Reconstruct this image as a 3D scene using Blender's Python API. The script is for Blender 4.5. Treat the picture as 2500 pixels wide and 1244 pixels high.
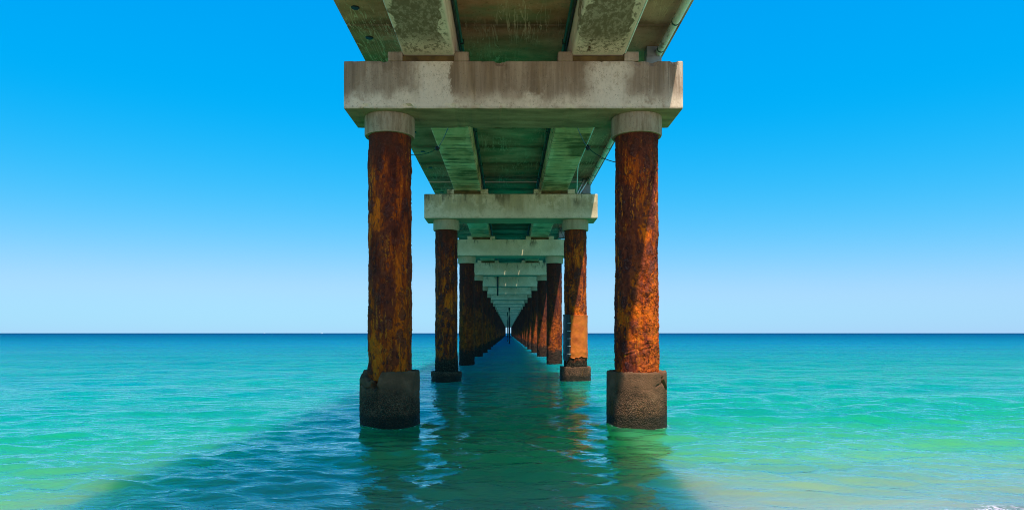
import bpy, bmesh, math, random
import numpy as np
from mathutils import Vector, Matrix

R = math.radians
SC = bpy.context.scene
COL = SC.collection
for o in list(bpy.data.objects):
    bpy.data.objects.remove(o)

# ------------------------------------------------------------------ camera
cam_d = bpy.data.cameras.new('camera')
cam = bpy.data.objects.new('camera', cam_d); COL.objects.link(cam)
cam.location = (0, 0, 1.65)
cam.rotation_euler = (R(90), 0, 0)
cam_d.sensor_width = 36; cam_d.lens = 24.0
cam_d.shift_x = 0.0036; cam_d.shift_y = 0.0762
cam_d.clip_start = 0.05; cam_d.clip_end = 60000
SC.camera = cam

# ------------------------------------------------------------------ sky, sun, exposure
SUN = Vector((0.170, -0.50, 1.0)).normalized()
wd = bpy.data.worlds.new('World'); SC.world = wd; wd.use_nodes = True
wn = wd.node_tree; wn.nodes.clear()
sky = wn.nodes.new('ShaderNodeTexSky'); sky.sky_type = 'NISHITA'; sky.sun_disc = False
sky.sun_elevation = math.asin(SUN.z); sky.sun_rotation = math.atan2(SUN.x, SUN.y)
sky.air_density = 1.0; sky.dust_density = 0.25; sky.ozone_density = 2.0; sky.altitude = 0
sep = wn.nodes.new('ShaderNodeSeparateColor'); cmb = wn.nodes.new('ShaderNodeCombineColor')
wn.links.new(sky.outputs[0], sep.inputs[0])
# colour grade of the whole sky, channel by channel: gain * (value / ref) ** power; red only rises in the haze low down
for i, (g, ref, p) in ((1, (0.72, 6.98, 0.54)), (2, (0.97, 5.2, 0.14))):
    m = wn.nodes.new('ShaderNodeMath'); m.operation = 'DIVIDE'; m.inputs[1].default_value = ref
    q = wn.nodes.new('ShaderNodeMath'); q.operation = 'POWER'; q.inputs[1].default_value = p
    k = wn.nodes.new('ShaderNodeMath'); k.operation = 'MULTIPLY'; k.inputs[1].default_value = g
    wn.links.new(sep.outputs[i], m.inputs[0]); wn.links.new(m.outputs[0], q.inputs[0]); wn.links.new(q.outputs[0], k.inputs[0]); wn.links.new(k.outputs[0], cmb.inputs[i])
mr = wn.nodes.new('ShaderNodeMapRange'); mr.interpolation_type = 'SMOOTHSTEP'
mr.inputs[1].default_value = 1.55; mr.inputs[2].default_value = 6.0; mr.inputs[3].default_value = 0.0; mr.inputs[4].default_value = 0.395
wn.links.new(sep.outputs[0], mr.inputs[0]); wn.links.new(mr.outputs[0], cmb.inputs[0])
sc10 = wn.nodes.new('ShaderNodeVectorMath'); sc10.operation = 'SCALE'; sc10.inputs['Scale'].default_value = 1 / 0.12 / 1.27
bg = wn.nodes.new('ShaderNodeBackground'); bg.inputs[1].default_value = 0.12
wo = wn.nodes.new('ShaderNodeOutputWorld')
wn.links.new(cmb.outputs[0], sc10.inputs[0]); wn.links.new(sc10.outputs[0], bg.inputs[0]); wn.links.new(bg.outputs[0], wo.inputs[0])

sun_d = bpy.data.lights.new('sun', 'SUN'); sun_d.energy = 5.0; sun_d.angle = R(0.9); sun_d.color = (1.0, 0.93, 0.80)
sun = bpy.data.objects.new('sun', sun_d); COL.objects.link(sun)
sun.rotation_euler = (-SUN).to_track_quat('-Z', 'Y').to_euler(); sun.location = (6, -20, 40)

SC.view_settings.view_transform = 'Standard'; SC.view_settings.look = 'None'
SC.view_settings.exposure = 0.345; SC.view_settings.gamma = 1.0; SC.view_settings.use_curve_mapping = False
SC.render.engine = 'CYCLES'
cy = SC.cycles
cy.max_bounces = 8; cy.diffuse_bounces = 3; cy.glossy_bounces = 2; cy.transparent_max_bounces = 6
cy.caustics_reflective = False; cy.caustics_refractive = False
cy.sample_clamp_indirect = 6.0
cy.use_denoising = True; cy.filter_width = 1.0
try:
    cy.denoiser = 'OPENIMAGEDENOISE'; cy.denoising_prefilter = 'ACCURATE'
except Exception:
    pass

# ------------------------------------------------------------------ node helper
class NT:
    def __init__(s, name):
        s.m = bpy.data.materials.new(name); s.m.use_nodes = True
        s.t = s.m.node_tree; s.t.nodes.clear()
        s.out = s.t.nodes.new('ShaderNodeOutputMaterial')
        s.geo = s.t.nodes.new('ShaderNodeNewGeometry')
        s.P = s.geo.outputs['Position']; s.N = s.geo.outputs['Normal']
        sx = s.t.nodes.new('ShaderNodeSeparateXYZ'); s.t.links.new(s.P, sx.inputs[0])
        s.X, s.Y, s.Z = sx.outputs
        sn = s.t.nodes.new('ShaderNodeSeparateXYZ'); s.t.links.new(s.N, sn.inputs[0]); s.NZ = sn.outputs[2]; s.NY = sn.outputs[1]; s.NX = sn.outputs[0]
    def set(s, sock, v):
        if isinstance(v, bpy.types.NodeSocket): s.t.links.new(v, sock)
        elif isinstance(v, (tuple, list)):
            sock.default_value = (*v, 1.0) if len(v) == 3 and sock.type == 'RGBA' else v
        else: sock.default_value = v
    def math(s, op, a, b=0.0, c=None, clamp=False):
        n = s.t.nodes.new('ShaderNodeMath'); n.operation = op; n.use_clamp = clamp
        s.set(n.inputs[0], a); s.set(n.inputs[1], b)
        if c is not None: s.set(n.inputs[2], c)
        return n.outputs[0]
    def mul(s, a, b): return s.math('MULTIPLY', a, b)
    def add(s, a, b): return s.math('ADD', a, b)
    def sub(s, a, b): return s.math('SUBTRACT', a, b)
    def ss(s, v, a, b, lo=0.0, hi=1.0):
        n = s.t.nodes.new('ShaderNodeMapRange'); n.interpolation_type = 'SMOOTHSTEP'
        s.set(n.inputs[0], v); n.inputs[1].default_value = a; n.inputs[2].default_value = b
        n.inputs[3].default_value = lo; n.inputs[4].default_value = hi
        return n.outputs[0]
    def lin(s, v, a, b, lo=0.0, hi=1.0):
        n = s.t.nodes.new('ShaderNodeMapRange'); s.set(n.inputs[0], v)
        n.inputs[1].default_value = a; n.inputs[2].default_value = b; n.inputs[3].default_value = lo; n.inputs[4].default_value = hi
        return n.outputs[0]
    def vec(s, scale, off=(0, 0, 0), src=None):
        n = s.t.nodes.new('ShaderNodeVectorMath'); n.operation = 'MULTIPLY_ADD'
        s.set(n.inputs[0], src or s.P); n.inputs[1].default_value = scale; n.inputs[2].default_value = off
        return n.outputs[0]
    def noise(s, scale=(1, 1, 1), detail=4, rough=0.55, off=(0, 0, 0), dist=0.0, src=None):
        n = s.t.nodes.new('ShaderNodeTexNoise'); n.noise_dimensions = '3D'
        s.set(n.inputs['Vector'], s.vec(scale, off, src)); n.inputs['Scale'].default_value = 1.0
        n.inputs['Detail'].default_value = detail; n.inputs['Roughness'].default_value = rough; n.inputs['Distortion'].default_value = dist
        return n.outputs[0]
    def voro(s, scale, feature='F1', off=(0, 0, 0), out='Distance', src=None):
        n = s.t.nodes.new('ShaderNodeTexVoronoi'); n.feature = feature
        s.set(n.inputs['Vector'], s.vec(scale, off, src)); n.inputs['Scale'].default_value = 1.0
        return n.outputs[out]
    def mix(s, f, a, b):
        n = s.t.nodes.new('ShaderNodeMix'); n.data_type = 'RGBA'; n.clamp_factor = True
        s.set(n.inputs[0], f); s.set(n.inputs[6], a); s.set(n.inputs[7], b)
        return n.outputs[2]
    def ramp(s, v, stops):
        n = s.t.nodes.new('ShaderNodeValToRGB'); e = n.color_ramp.elements
        while len(e) < len(stops): e.new(0.5)
        for k, (p, c) in enumerate(stops): e[k].position = p; e[k].color = (*c, 1)
        s.set(n.inputs[0], v); return n.outputs[0]
    def attr(s, name):
        n = s.t.nodes.new('ShaderNodeAttribute'); n.attribute_name = name; return n.outputs['Fac']
    def bump(s, h, strength=0.5, dist=0.02, normal=None):
        n = s.t.nodes.new('ShaderNodeBump'); n.inputs['Strength'].default_value = strength; n.inputs['Distance'].default_value = dist
        s.set(n.inputs['Height'], h)
        if normal is not None: s.set(n.inputs['Normal'], normal)
        return n.outputs[0]
    def principled(s, col, rough=0.8, normal=None, spec=0.3, metal=0.0):
        n = s.t.nodes.new('ShaderNodeBsdfPrincipled')
        s.set(n.inputs['Base Color'], col); s.set(n.inputs['Roughness'], rough); s.set(n.inputs['Metallic'], metal)
        s.set(n.inputs['Specular IOR Level'], spec)
        if normal is not None: s.set(n.inputs['Normal'], normal)
        s.t.links.new(n.outputs[0], s.out.inputs[0]); return s.m

# ------------------------------------------------------------------ materials
def mat_cap():
    s = NT('cap_concrete')
    big = s.noise((1.0, 1.0, 0.9), 6, 0.62)
    col = s.ramp(big, [(0.28, (0.33, 0.205, 0.135)), (0.48, (0.46, 0.325, 0.240)), (0.70, (0.62, 0.475, 0.37))])
    # runs of rain and rust staining from the top edge
    reach = s.ss(s.add(s.Z, s.mul(s.sub(s.noise((2.2, 2.2, 0.1), 4), 0.5), 1.1)), 5.70, 6.10)
    run = s.noise((2.1, 2.1, 0.20), 6, 0.62, (3.4, 0, 7))
    col = s.mix(s.mul(s.mul(s.ss(run, 0.43, 0.54), reach), 0.88), col, (0.185, 0.112, 0.072))
    run2 = s.noise((6.5, 6.5, 0.45), 5, 0.6, (11, 3, 2))
    col = s.mix(s.mul(s.mul(s.ss(run2, 0.50, 0.62), reach), 0.6), col, (0.36, 0.215, 0.09))
    run3 = s.noise((19, 19, 0.45), 5, 0.65, (1, 8, 2))
    col = s.mix(s.mul(s.mul(s.ss(run3, 0.52, 0.64), reach), 0.55), col, (0.14, 0.10, 0.07))
    # pale leached strip along the foot of the beam, ragged
    foot = s.add(s.Z, s.mul(s.sub(s.noise((2.4, 2.4, 0.9), 6, 0.65), 0.5), 0.75))
    col = s.mix(s.mul(s.mul(s.ss(foot, 5.90, 5.62), s.ss(s.noise((9, 9, 9), 4, 0.7), 0.30, 0.55)), 0.8), col, (0.72, 0.555, 0.42))
    # pale patches
    pp = s.mul(s.ss(s.noise((0.95, 0.95, 0.7), 7, 0.68, (4, 9, 1)), 0.52, 0.59), s.ss(s.noise((7, 7, 7), 4, 0.7, (2, 0, 0)), 0.32, 0.52))
    col = s.mix(s.mul(pp, 0.75), col, (0.74, 0.57, 0.435))
    # the near beam: rain washes it pale below the two bearings, dirt lies between and beside them
    nb = s.mul(s.ss(s.Y, 13.4, 12.9), s.ss(s.Z, 5.59, 5.60))
    xw = s.add(s.X, s.mul(s.sub(s.noise((3, 3, 2.2), 6, 0.7, (8, 0, 3)), 0.5), 0.5))
    m1 = s.mul(s.ss(xw, -1.80, -1.45), s.ss(xw, -0.98, -1.04))
    m2 = s.mul(s.mul(s.ss(xw, 1.20, 1.62), s.ss(xw, 2.25, 1.85)), s.ss(s.add(s.Z, s.mul(s.noise((4, 4, 4), 5, 0.7), 0.4)), 6.75, 6.45))
    wash = s.math('MAXIMUM', m1, m2)
    dirt = s.mul(s.mul(s.sub(1.0, wash), nb), s.ss(s.add(s.Z, s.mul(s.sub(s.noise((3.5, 3.5, 1.0), 6, 0.7, (0, 5, 1)), 0.5), 0.75)), 5.72, 5.98))
    dc = s.ramp(s.noise((5.5, 5.5, 0.35), 6, 0.66, (6, 2, 9)), [(0.34, (0.15, 0.098, 0.066)), (0.50, (0.25, 0.165, 0.112)), (0.66, (0.38, 0.265, 0.185))])
    dirt = s.mul(dirt, s.ss(s.X, 2.95, 2.55))
    col = s.mix(s.mul(dirt, 0.80), col, dc)
    col = s.mix(s.mul(s.mul(wash, nb), s.ss(s.noise((16, 16, 9), 5, 0.75), 0.34, 0.52, 0.35, 0.9)), col, (0.70, 0.555, 0.445))
    # algae film on the undersides
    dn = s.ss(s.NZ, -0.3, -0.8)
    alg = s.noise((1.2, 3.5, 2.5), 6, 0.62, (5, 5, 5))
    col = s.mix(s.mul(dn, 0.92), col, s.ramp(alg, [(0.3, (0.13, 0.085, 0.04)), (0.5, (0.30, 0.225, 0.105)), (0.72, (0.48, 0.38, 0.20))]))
    colm = s.mul(s.ss(s.Z, 5.592, 5.586), s.sub(1.0, dn))
    cst = s.noise((7, 7, 1.3), 6, 0.66, (2, 4, 6))
    col = s.mix(s.mul(colm, 0.92), col, s.ramp(cst, [(0.32, (0.13, 0.085, 0.055)), (0.46, (0.34, 0.235, 0.165)), (0.56, (0.50, 0.38, 0.285)), (0.66, (0.40, 0.235, 0.11)), (0.78, (0.60, 0.47, 0.36))]))
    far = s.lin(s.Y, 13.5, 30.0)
    col = s.mix(s.mul(far, 0.78), col, s.ramp(s.noise((0.8, 0.8, 0.9), 6, 0.62), [(0.3, (0.64, 0.47, 0.25)), (0.7, (0.95, 0.74, 0.43))]))  # farther caps paler: bounced light and haze put into the colour
    # black mould streaked below the bearings
    mo = s.noise((3.0, 3.0, 0.9), 7, 0.72, (7, 2, 5))
    mr = s.ss(s.add(s.Z, s.mul(s.sub(s.noise((3, 3, 0.3), 4), 0.5), 1.2)), 6.0, 6.4)
    col = s.mix(s.mul(s.mul(s.ss(mo, 0.53, 0.60), mr), s.mul(s.ss(s.Y, 14, 22), 0.75)), col, (0.12, 0.09, 0.055))
    # darker from the lower arris down
    low = s.ss(s.add(s.Z, s.mul(s.noise((5, 5, 1), 5, 0.7), 0.10)), 5.70, 5.64)
    col = s.mix(s.mul(low, 0.45), col, (0.16, 0.12, 0.07))
    sp = s.noise((24, 24, 20), 4, 0.75, (2, 2, 2))
    col = s.mix(s.mul(s.ss(sp, 0.56, 0.66), 0.5), col, (0.15, 0.115, 0.085))
    pit = s.voro((30, 30, 30))
    pitm = s.mul(s.ss(pit, 0.17, 0.09), s.ss(s.noise((4, 4, 4), 2), 0.46, 0.56))
    col = s.mix(s.mul(pitm, 0.85), col, (0.07, 0.05, 0.04))
    h = s.sub(s.add(s.mul(s.noise((45, 45, 45), 4, 0.7), 0.5), s.noise((6, 6, 6), 4)), pitm)
    return s.principled(col, 0.95, s.bump(h, 0.4, 0.012), 0.08)

def mat_girder():
    s = NT('girder_concrete')
    base = s.ramp(s.noise((1.3, 0.9, 1.3), 5, 0.6), [(0.3, (0.56, 0.37, 0.27)), (0.7, (0.80, 0.59, 0.47))])
    # big dark damp stains with ragged rims, kept off the arrises
    tri = s.attr('edge')
    d = s.noise((0.85, 0.75, 0.85), 6, 0.56, (2.3, 1.1, 0))
    d = s.add(d, s.mul(s.sub(tri, 0.5), 0.26))
    damp = s.ss(d, 0.455, 0.48)
    speck = s.ss(s.noise((14, 5, 14), 5, 0.7), 0.44, 0.56)
    near = s.ss(s.Y, 15.0, 12.8)
    damp2 = s.mul(damp, s.add(s.mul(speck, 0.3), 0.7))
    fade = s.math('MAXIMUM', s.ss(s.Y, 11.75, 11.1), s.sub(1.0, near))
    damp2 = s.mul(damp2, fade)
    speckfade = s.mul(s.mul(s.ss(s.noise((16, 9, 16), 5, 0.75, (3, 1, 1)), 0.49, 0.57), s.ss(s.Y, 12.05, 11.8)), near)
    col = s.mix(s.mul(damp2, 0.92), base, (0.15, 0.095, 0.055))
    col = s.mix(s.mul(s.mul(speckfade, s.ss(tri, 0.12, 0.4)), 0.8), col, (0.16, 0.105, 0.065))
    # crosswise drip marks, seen on the spans over deeper water
    cr = s.noise((0.7, 7.0, 0.7), 5, 0.6, (0, 3, 0), 0.3)
    over = s.ss(s.Y, 12.8, 15.0)
    g = s.noise((0.8, 0.6, 0.8), 4, 0.55, (7, 7, 7))
    green = s.ramp(g, [(0.36, (0.24, 0.14, 0.045)), (0.46, (0.84, 0.41, 0.18)), (0.72, (0.95, 0.63, 0.33))])
    col = s.mix(s.mul(over, 0.72), col, green)
    col = s.mix(s.mul(s.mul(s.ss(cr, 0.50, 0.58), over), s.ss(s.noise((2, 1, 2), 3, 0.5, (1, 9, 1)), 0.35, 0.6, 0.3, 0.9)), col, (0.13, 0.075, 0.028))
    # rust weeping from a bar end on the right girder
    wx = s.math('ABSOLUTE', s.sub(s.X, s.add(1.33, s.mul(s.noise((0, 6, 0), 3), 0.12))))
    w = s.mul(s.mul(s.ss(wx, 0.045, 0.01), s.ss(s.Y, 11.95, 11.8)), s.ss(s.noise((9, 9, 9), 4, 0.7), 0.45, 0.6))
    col = s.mix(s.mul(w, s.ss(s.Y, 11.2, 11.5)), col, (0.07, 0.025, 0.012))
    h = s.add(s.noise((40, 40, 40), 4, 0.7), s.mul(s.noise((5, 5, 5), 4), 1.0))
    return s.principled(col, 0.88, s.bump(h, 0.3, 0.012), 0.08)

def mat_slab():
    s = NT('deck_concrete')
    g = s.noise((0.55, 0.9, 0.9), 6, 0.6)
    green = s.ramp(g, [(0.3, (0.16, 0.085, 0.032)), (0.5, (0.42, 0.195, 0.10)), (0.72, (0.74, 0.41, 0.23))])
    teal = s.ss(s.noise((0.9, 1.2, 1), 4, 0.6, (6, 1, 0)), 0.5, 0.66)
    col = s.mix(s.mul(teal, 0.55), green, (0.12, 0.20, 0.09))
    brown = s.ramp(s.noise((0.9, 0.9, 1), 5, 0.6, (2, 8, 0)), [(0.3, (0.20, 0.115, 0.07)), (0.7, (0.48, 0.32, 0.21))])
    col = s.mix(s.mul(s.ss(s.X, 1.2, 2.2), 0.75), col, brown)
    col = s.mix(s.mul(s.ss(s.Y, 11.7, 11.1), s.mul(s.ss(s.X, -1.2, -0.7), 0.6)), col, (0.26, 0.14, 0.06))
    # dark seep bands beside the joints between slabs
    j = s.math('ABSOLUTE', s.sub(s.math('FRACT', s.mul(s.sub(s.Y, 12.4), 1 / 2.02)), 0.5))
    j = s.add(j, s.mul(s.sub(s.noise((1.8, 1.8, 1), 5, 0.65), 0.5), 0.34))
    col = s.mix(s.mul(s.ss(j, 0.36, 0.50), 0.72), col, (0.10, 0.05, 0.02))
    # pale threads of leached lime running from the joints
    th = s.noise((6.5, 0.45, 1), 4, 0.5, (1, 1, 0), 0.6)
    line = s.ss(s.math('ABSOLUTE', s.sub(th, 0.5)), 0.016, 0.004)
    th2 = s.noise((11.0, 0.8, 1), 3, 0.5, (9, 4, 0), 0.5)
    line = s.math('MAXIMUM', line, s.ss(s.math('ABSOLUTE', s.sub(th2, 0.5)), 0.012, 0.003))
    lm = s.ss(s.noise((0.7, 0.5, 1), 3, 0.5, (3, 2, 0)), 0.42, 0.58)
    col = s.mix(s.mul(s.mul(line, lm), 0.7), col, (0.66, 0.48, 0.28))
    sp = s.noise((18, 18, 18), 4, 0.7)
    col = s.mix(s.mul(s.ss(sp, 0.56, 0.68), 0.45), col, (0.09, 0.05, 0.025))
    # the walked-on top and the outer rim are bare grey concrete
    up = s.ss(s.NZ, -0.6, -0.2)
    col = s.mix(up, col, s.ramp(s.noise((2, 2, 2), 4), [(0.3, (0.24, 0.22, 0.19)), (0.7, (0.38, 0.36, 0.31))]))
    return s.principled(col, 0.9, s.bump(s.add(s.noise((30, 30, 30), 4, 0.7), line), 0.3, 0.01), 0.08)

def mat_rust():
    s = NT('rusted_steel')
    h = s.attr('relief')
    v = s.noise((5.5, 5.5, 1.15), 7, 0.66, (0, 0, 0), 0.35)
    fine = s.noise((26, 26, 8), 5, 0.7)
    m = s.add(s.mul(v, 0.78), s.mul(fine, 0.22))
    lowz = s.lin(s.Z, 4.6, 1.2, -0.022, 0.05)
    big = s.mul(s.sub(s.noise((1.6, 1.6, 0.9), 3, 0.5, (5, 2, 8)), 0.5), 0.34)
    m = s.add(s.add(m, lowz), big)
    m = s.math('MULTIPLY_ADD', s.attr('fresh_lit'), 0.15, m)  # crumbling rust more orange; on right piles sunlight is painted in too
    col = s.ramp(m, [(0.34, (0.050, 0.013, 0.012)), (0.45, (0.125, 0.023, 0.013)), (0.52, (0.27, 0.041, 0.013)),
                     (0.585, (0.56, 0.092, 0.010)), (0.66, (0.82, 0.150, 0.011)), (0.76, (0.60, 0.090, 0.010))])
    # standing scale is purple-brown, the pits between are dark
    sc_ = s.ss(h, 0.55, 0.8)
    scale_c = s.ramp(s.noise((16, 16, 12), 4, 0.6, (3, 3, 3)), [(0.3, (0.070, 0.017, 0.014)), (0.6, (0.165, 0.040, 0.026)), (0.8, (0.28, 0.095, 0.065))])
    col = s.mix(s.mul(s.mul(sc_, 0.85), s.sub(1.0, s.mul(s.attr('fresh_lit'), 0.6))), col, scale_c)
    col = s.mix(s.mul(s.ss(h, 0.22, 0.05), 0.6), col, (0.018, 0.008, 0.007))
    fleck = s.voro((24, 24, 14), 'F1', (1, 2, 3))
    col = s.mix(s.mul(s.mul(s.ss(fleck, 0.22, 0.12), s.ss(s.noise((3, 3, 2), 2, 0.5, (8, 8, 1)), 0.48, 0.6)), 0.7), col, (0.02, 0.012, 0.011))
    wn_ = s.t.nodes.new('ShaderNodeTexNoise'); wn_.inputs['Scale'].default_value = 9.0; wn_.inputs['Detail'].default_value = 4
    s.t.links.new(s.P, wn_.inputs['Vector'])
    wv = s.t.nodes.new('ShaderNodeVectorMath'); wv.operation = 'MULTIPLY_ADD'; s.t.links.new(wn_.outputs['Color'], wv.inputs[0])
    wv.inputs[1].default_value = (0.11, 0.11, 0.16); s.t.links.new(s.P, wv.inputs[2]); W = wv.outputs[0]
    # run-down streaks of fresh orange rust
    dr = s.noise((24, 24, 0.9), 4, 0.6, (4, 1, 0), src=W)
    col = s.mix(s.mul(s.ss(dr, 0.57, 0.64), s.ss(s.noise((2, 2, 1), 2, 0.5, (9, 1, 1)), 0.40, 0.55, 0.0, 0.8)), col, (0.74, 0.20, 0.018))
    dr2 = s.noise((17, 17, 0.7), 4, 0.6, (1, 7, 3), src=W)
    col = s.mix(s.mul(s.mul(s.ss(dr2, 0.58, 0.64), s.sub(1.0, s.attr('fresh_lit'))), 0.75), col, (0.055, 0.016, 0.013))
    # raised blisters of purple-black scale with crisp rims
    blis = 0.0
    for (sc3, pick, r0, r1, of) in (((5.0, 5.0, 3.0), 0.50, 0.42, 0.36, (0, 0, 0)), ((12.0, 12.0, 8.5), 0.62, 0.40, 0.32, (5, 3, 1))):
        f1 = s.voro(sc3, 'F1', of, 'Distance', W); cc = s.voro(sc3, 'F1', of, 'Color', W)
        sp_ = s.t.nodes.new('ShaderNodeSeparateColor'); s.t.links.new(cc, sp_.inputs[0])
        blis = s.math('MAXIMUM', blis, s.mul(s.ss(f1, r0, r1), s.ss(sp_.outputs[0], pick, pick + 0.04)))
    blis = s.mul(blis, s.sub(1.0, s.mul(s.attr('fresh_lit'), 0.9)))
    col = s.mix(s.mul(blis, 0.9), col, s.ramp(s.noise((30, 30, 26), 4, 0.7, (6, 6, 1)), [(0.35, (0.040, 0.013, 0.013)), (0.55, (0.10, 0.030, 0.027)), (0.75, (0.25, 0.13, 0.12))]))
    # crumbling crust: cracks between plates on the sunny side
    ce = s.math('ABSOLUTE', s.sub(s.noise((4.5, 4.5, 6.5), 5, 0.62, (2, 2, 2), 0.6, W), 0.5))
    crk = s.mul(s.ss(ce, 0.030, 0.006), s.ss(s.attr('fresh_lit'), 0.15, 0.6))
    col = s.mix(s.mul(crk, s.ss(s.noise((5, 5, 4), 3, 0.6), 0.44, 0.58, 0.0, 0.85)), col, (0.06, 0.016, 0.010))
    cr2 = s.noise((8, 8, 9), 5, 0.66, (7, 1, 4), 0.3, W)
    col = s.mix(s.mul(s.mul(s.ss(cr2, 0.52, 0.57), s.ss(s.attr('fresh_lit'), 0.15, 0.6)), s.ss(s.Z, 1.9, 3.0, 0.25, 0.8)), col, (0.24, 0.070, 0.045))
    # rust darkens towards the collar
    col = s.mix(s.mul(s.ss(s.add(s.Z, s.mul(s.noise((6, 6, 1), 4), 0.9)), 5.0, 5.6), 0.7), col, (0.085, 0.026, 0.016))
    # marine growth near the water line on the piles without a sleeve
    zz = s.sub(s.Z, s.mul(s.sub(s.noise((7, 7, 5), 5, 0.65), 0.5), 0.9))
    gro = s.mul(s.ss(zz, 1.0, 0.62), s.ss(s.Y, 16, 20))
    gc = s.ramp(s.noise((22, 22, 22), 4, 0.7, (1, 5, 2)), [(0.35, (0.010, 0.009, 0.007)), (0.55, (0.045, 0.036, 0.022)), (0.75, (0.17, 0.13, 0.08))])
    col = s.mix(gro, col, gc)
    # the piles farther out are darker above the splash zone
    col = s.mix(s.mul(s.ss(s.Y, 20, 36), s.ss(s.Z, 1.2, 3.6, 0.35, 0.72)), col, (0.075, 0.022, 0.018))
    bh = s.add(s.mul(s.noise((34, 34, 22), 5, 0.75), 0.8), s.mul(s.noise((11, 11, 5), 4, 0.6), 0.8))
    bh = s.add(bh, s.sub(s.mul(blis, 0.5), s.mul(crk, 0.9)))
    bh = s.add(bh, s.mul(gro, s.noise((30, 30, 30), 3, 0.7)))
    return s.principled(col, 0.95, s.bump(bh, 1.0, 0.026), 0.06)

def mat_sleeve():
    s = NT('sleeve_concrete')
    b = s.noise((3, 3, 3), 6, 0.65)
    col = s.ramp(b, [(0.3, (0.10, 0.052, 0.030)), (0.55, (0.20, 0.092, 0.050)), (0.75, (0.30, 0.15, 0.085))])
    agg = s.voro((42, 42, 42), 'F1', (0, 0, 0))
    ac = s.voro((42, 42, 42), 'F1', (0, 0, 0), 'Color')
    sx = s.t.nodes.new('ShaderNodeSeparateColor'); s.t.links.new(ac, sx.inputs[0])
    low = s.ss(s.add(s.Z, s.mul(s.sub(s.noise((3, 3, 3), 4), 0.5), 0.5)), 0.75, 0.3)
    col = s.mix(s.mul(s.mul(s.ss(agg, 0.32, 0.1), low), s.ss(sx.outputs[0], 0.45, 0.8)), col, (0.36, 0.25, 0.14))
    col = s.mix(s.mul(s.mul(s.ss(agg, 0.4, 0.62), low), 0.7), col, (0.022, 0.018, 0.014))
    # rust weeping at the pile and damp at the foot
    rs = s.noise((7, 7, 1.2), 5, 0.6, (1, 4, 4))
    col = s.mix(s.mul(s.ss(rs, 0.57, 0.68), 0.55), col, (0.19, 0.075, 0.02))
    wet = s.ss(s.add(s.Z, s.mul(s.sub(s.noise((5, 5, 2), 4), 0.5), 0.16)), 0.25, 0.12)
    col = s.mix(s.mul(wet, 0.75), col, (0.022, 0.022, 0.016))
    h = s.add(s.mul(s.sub(1.0, agg), s.mul(s.add(low, 0.25), 0.8)), s.mul(s.noise((55, 55, 55), 4, 0.7), 0.7))
    return s.principled(col, s.math('SUBTRACT', 0.9, s.mul(wet, 0.5)), s.bump(h, 0.8, 0.022), 0.05)

def plain(name, c1, c2, scale=6, rough=0.7, spec=0.3, bumpd=0.004, dirt=None):
    s = NT(name)
    n = s.noise((scale,) * 3, 5, 0.6)
    col = s.ramp(n, [(0.3, c1), (0.7, c2)])
    if dirt: col = s.mix(s.mul(s.ss(s.noise((scale * .7, scale * .35, scale * .7), 5, 0.7, (3, 1, 4)), 0.56, 0.66), 0.8), col, dirt)
    return s.principled(col, rough, s.bump(s.noise((scale * 8,) * 3, 3, 0.6), 0.3, bumpd), spec)

M = {}
M['cap'] = mat_cap(); M['girder'] = mat_girder(); M['slab'] = mat_slab(); M['rust'] = mat_rust(); M['sleeve'] = mat_sleeve()
M['pad'] = plain('bearing_pad_brown', (0.05, 0.032, 0.016), (0.17, 0.10, 0.035), 4, 0.9, 0.1)
M['pvc'] = plain('pale_pipe', (0.52, 0.56, 0.44), (0.68, 0.70, 0.58), 5, 0.5, 0.4, 0.002, (0.20, 0.12, 0.06))
M['clamp'] = plain('green_clamp', (0.02, 0.055, 0.04), (0.05, 0.11, 0.07), 10, 0.6)
M['conduit'] = plain('green_conduit', (0.015, 0.075, 0.04), (0.035, 0.13, 0.07), 5, 0.5)
M['darkconduit'] = plain('dark_conduit', (0.012, 0.016, 0.012), (0.03, 0.035, 0.028), 6, 0.6)
M['white'] = plain('white_tube', (0.58, 0.60, 0.52), (0.75, 0.76, 0.68), 8, 0.5, 0.4, 0.002)
M['cable'] = plain('black_rubber', (0.008, 0.008, 0.008), (0.016, 0.016, 0.015), 20, 0.5)
M['steel'] = plain('galvanised', (0.36, 0.35, 0.33), (0.52, 0.51, 0.48), 20, 0.4, 0.5)
M['box'] = plain('grey_box', (0.19, 0.20, 0.20), (0.30, 0.31, 0.31), 4, 0.6)
M['wrap'] = plain('pile_wrap_lit', (0.44, 0.075, 0.010), (0.74, 0.165, 0.012), 3.5, 0.65, 0.3, 0.02)  # sunlit copy of the wrap, light put into its colour
M['wrapshade'] = plain('pile_wrap_shade', (0.012, 0.012, 0.013), (0.035, 0.033, 0.03), 6, 0.45, 0.4, 0.01)  # shaded copy of the same wrap, shade put into its colour
M['post'] = plain('dark_post', (0.018, 0.012, 0.010), (0.06, 0.032, 0.02), 6, 0.8)
M['boat'] = plain('boat_white', (0.75, 0.75, 0.74), (0.82, 0.82, 0.81), 2, 0.3)
M['glass'] = plain('boat_glass', (0.02, 0.03, 0.04), (0.03, 0.04, 0.05), 2, 0.1, 0.6)

# shoreline as a function of x, used by sand and sea alike
SH_A, SH_B, SH_C = 5.25, 0.16, 0.022
def shore(x):
    xx = np.clip(x, -14, 14)
    return SH_A + SH_B * xx + SH_C * xx * np.abs(xx) * 0.5 + 0.22 * np.sin(x * 0.55 + 0.6) + 0.1 * np.sin(x * 1.4)

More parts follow.
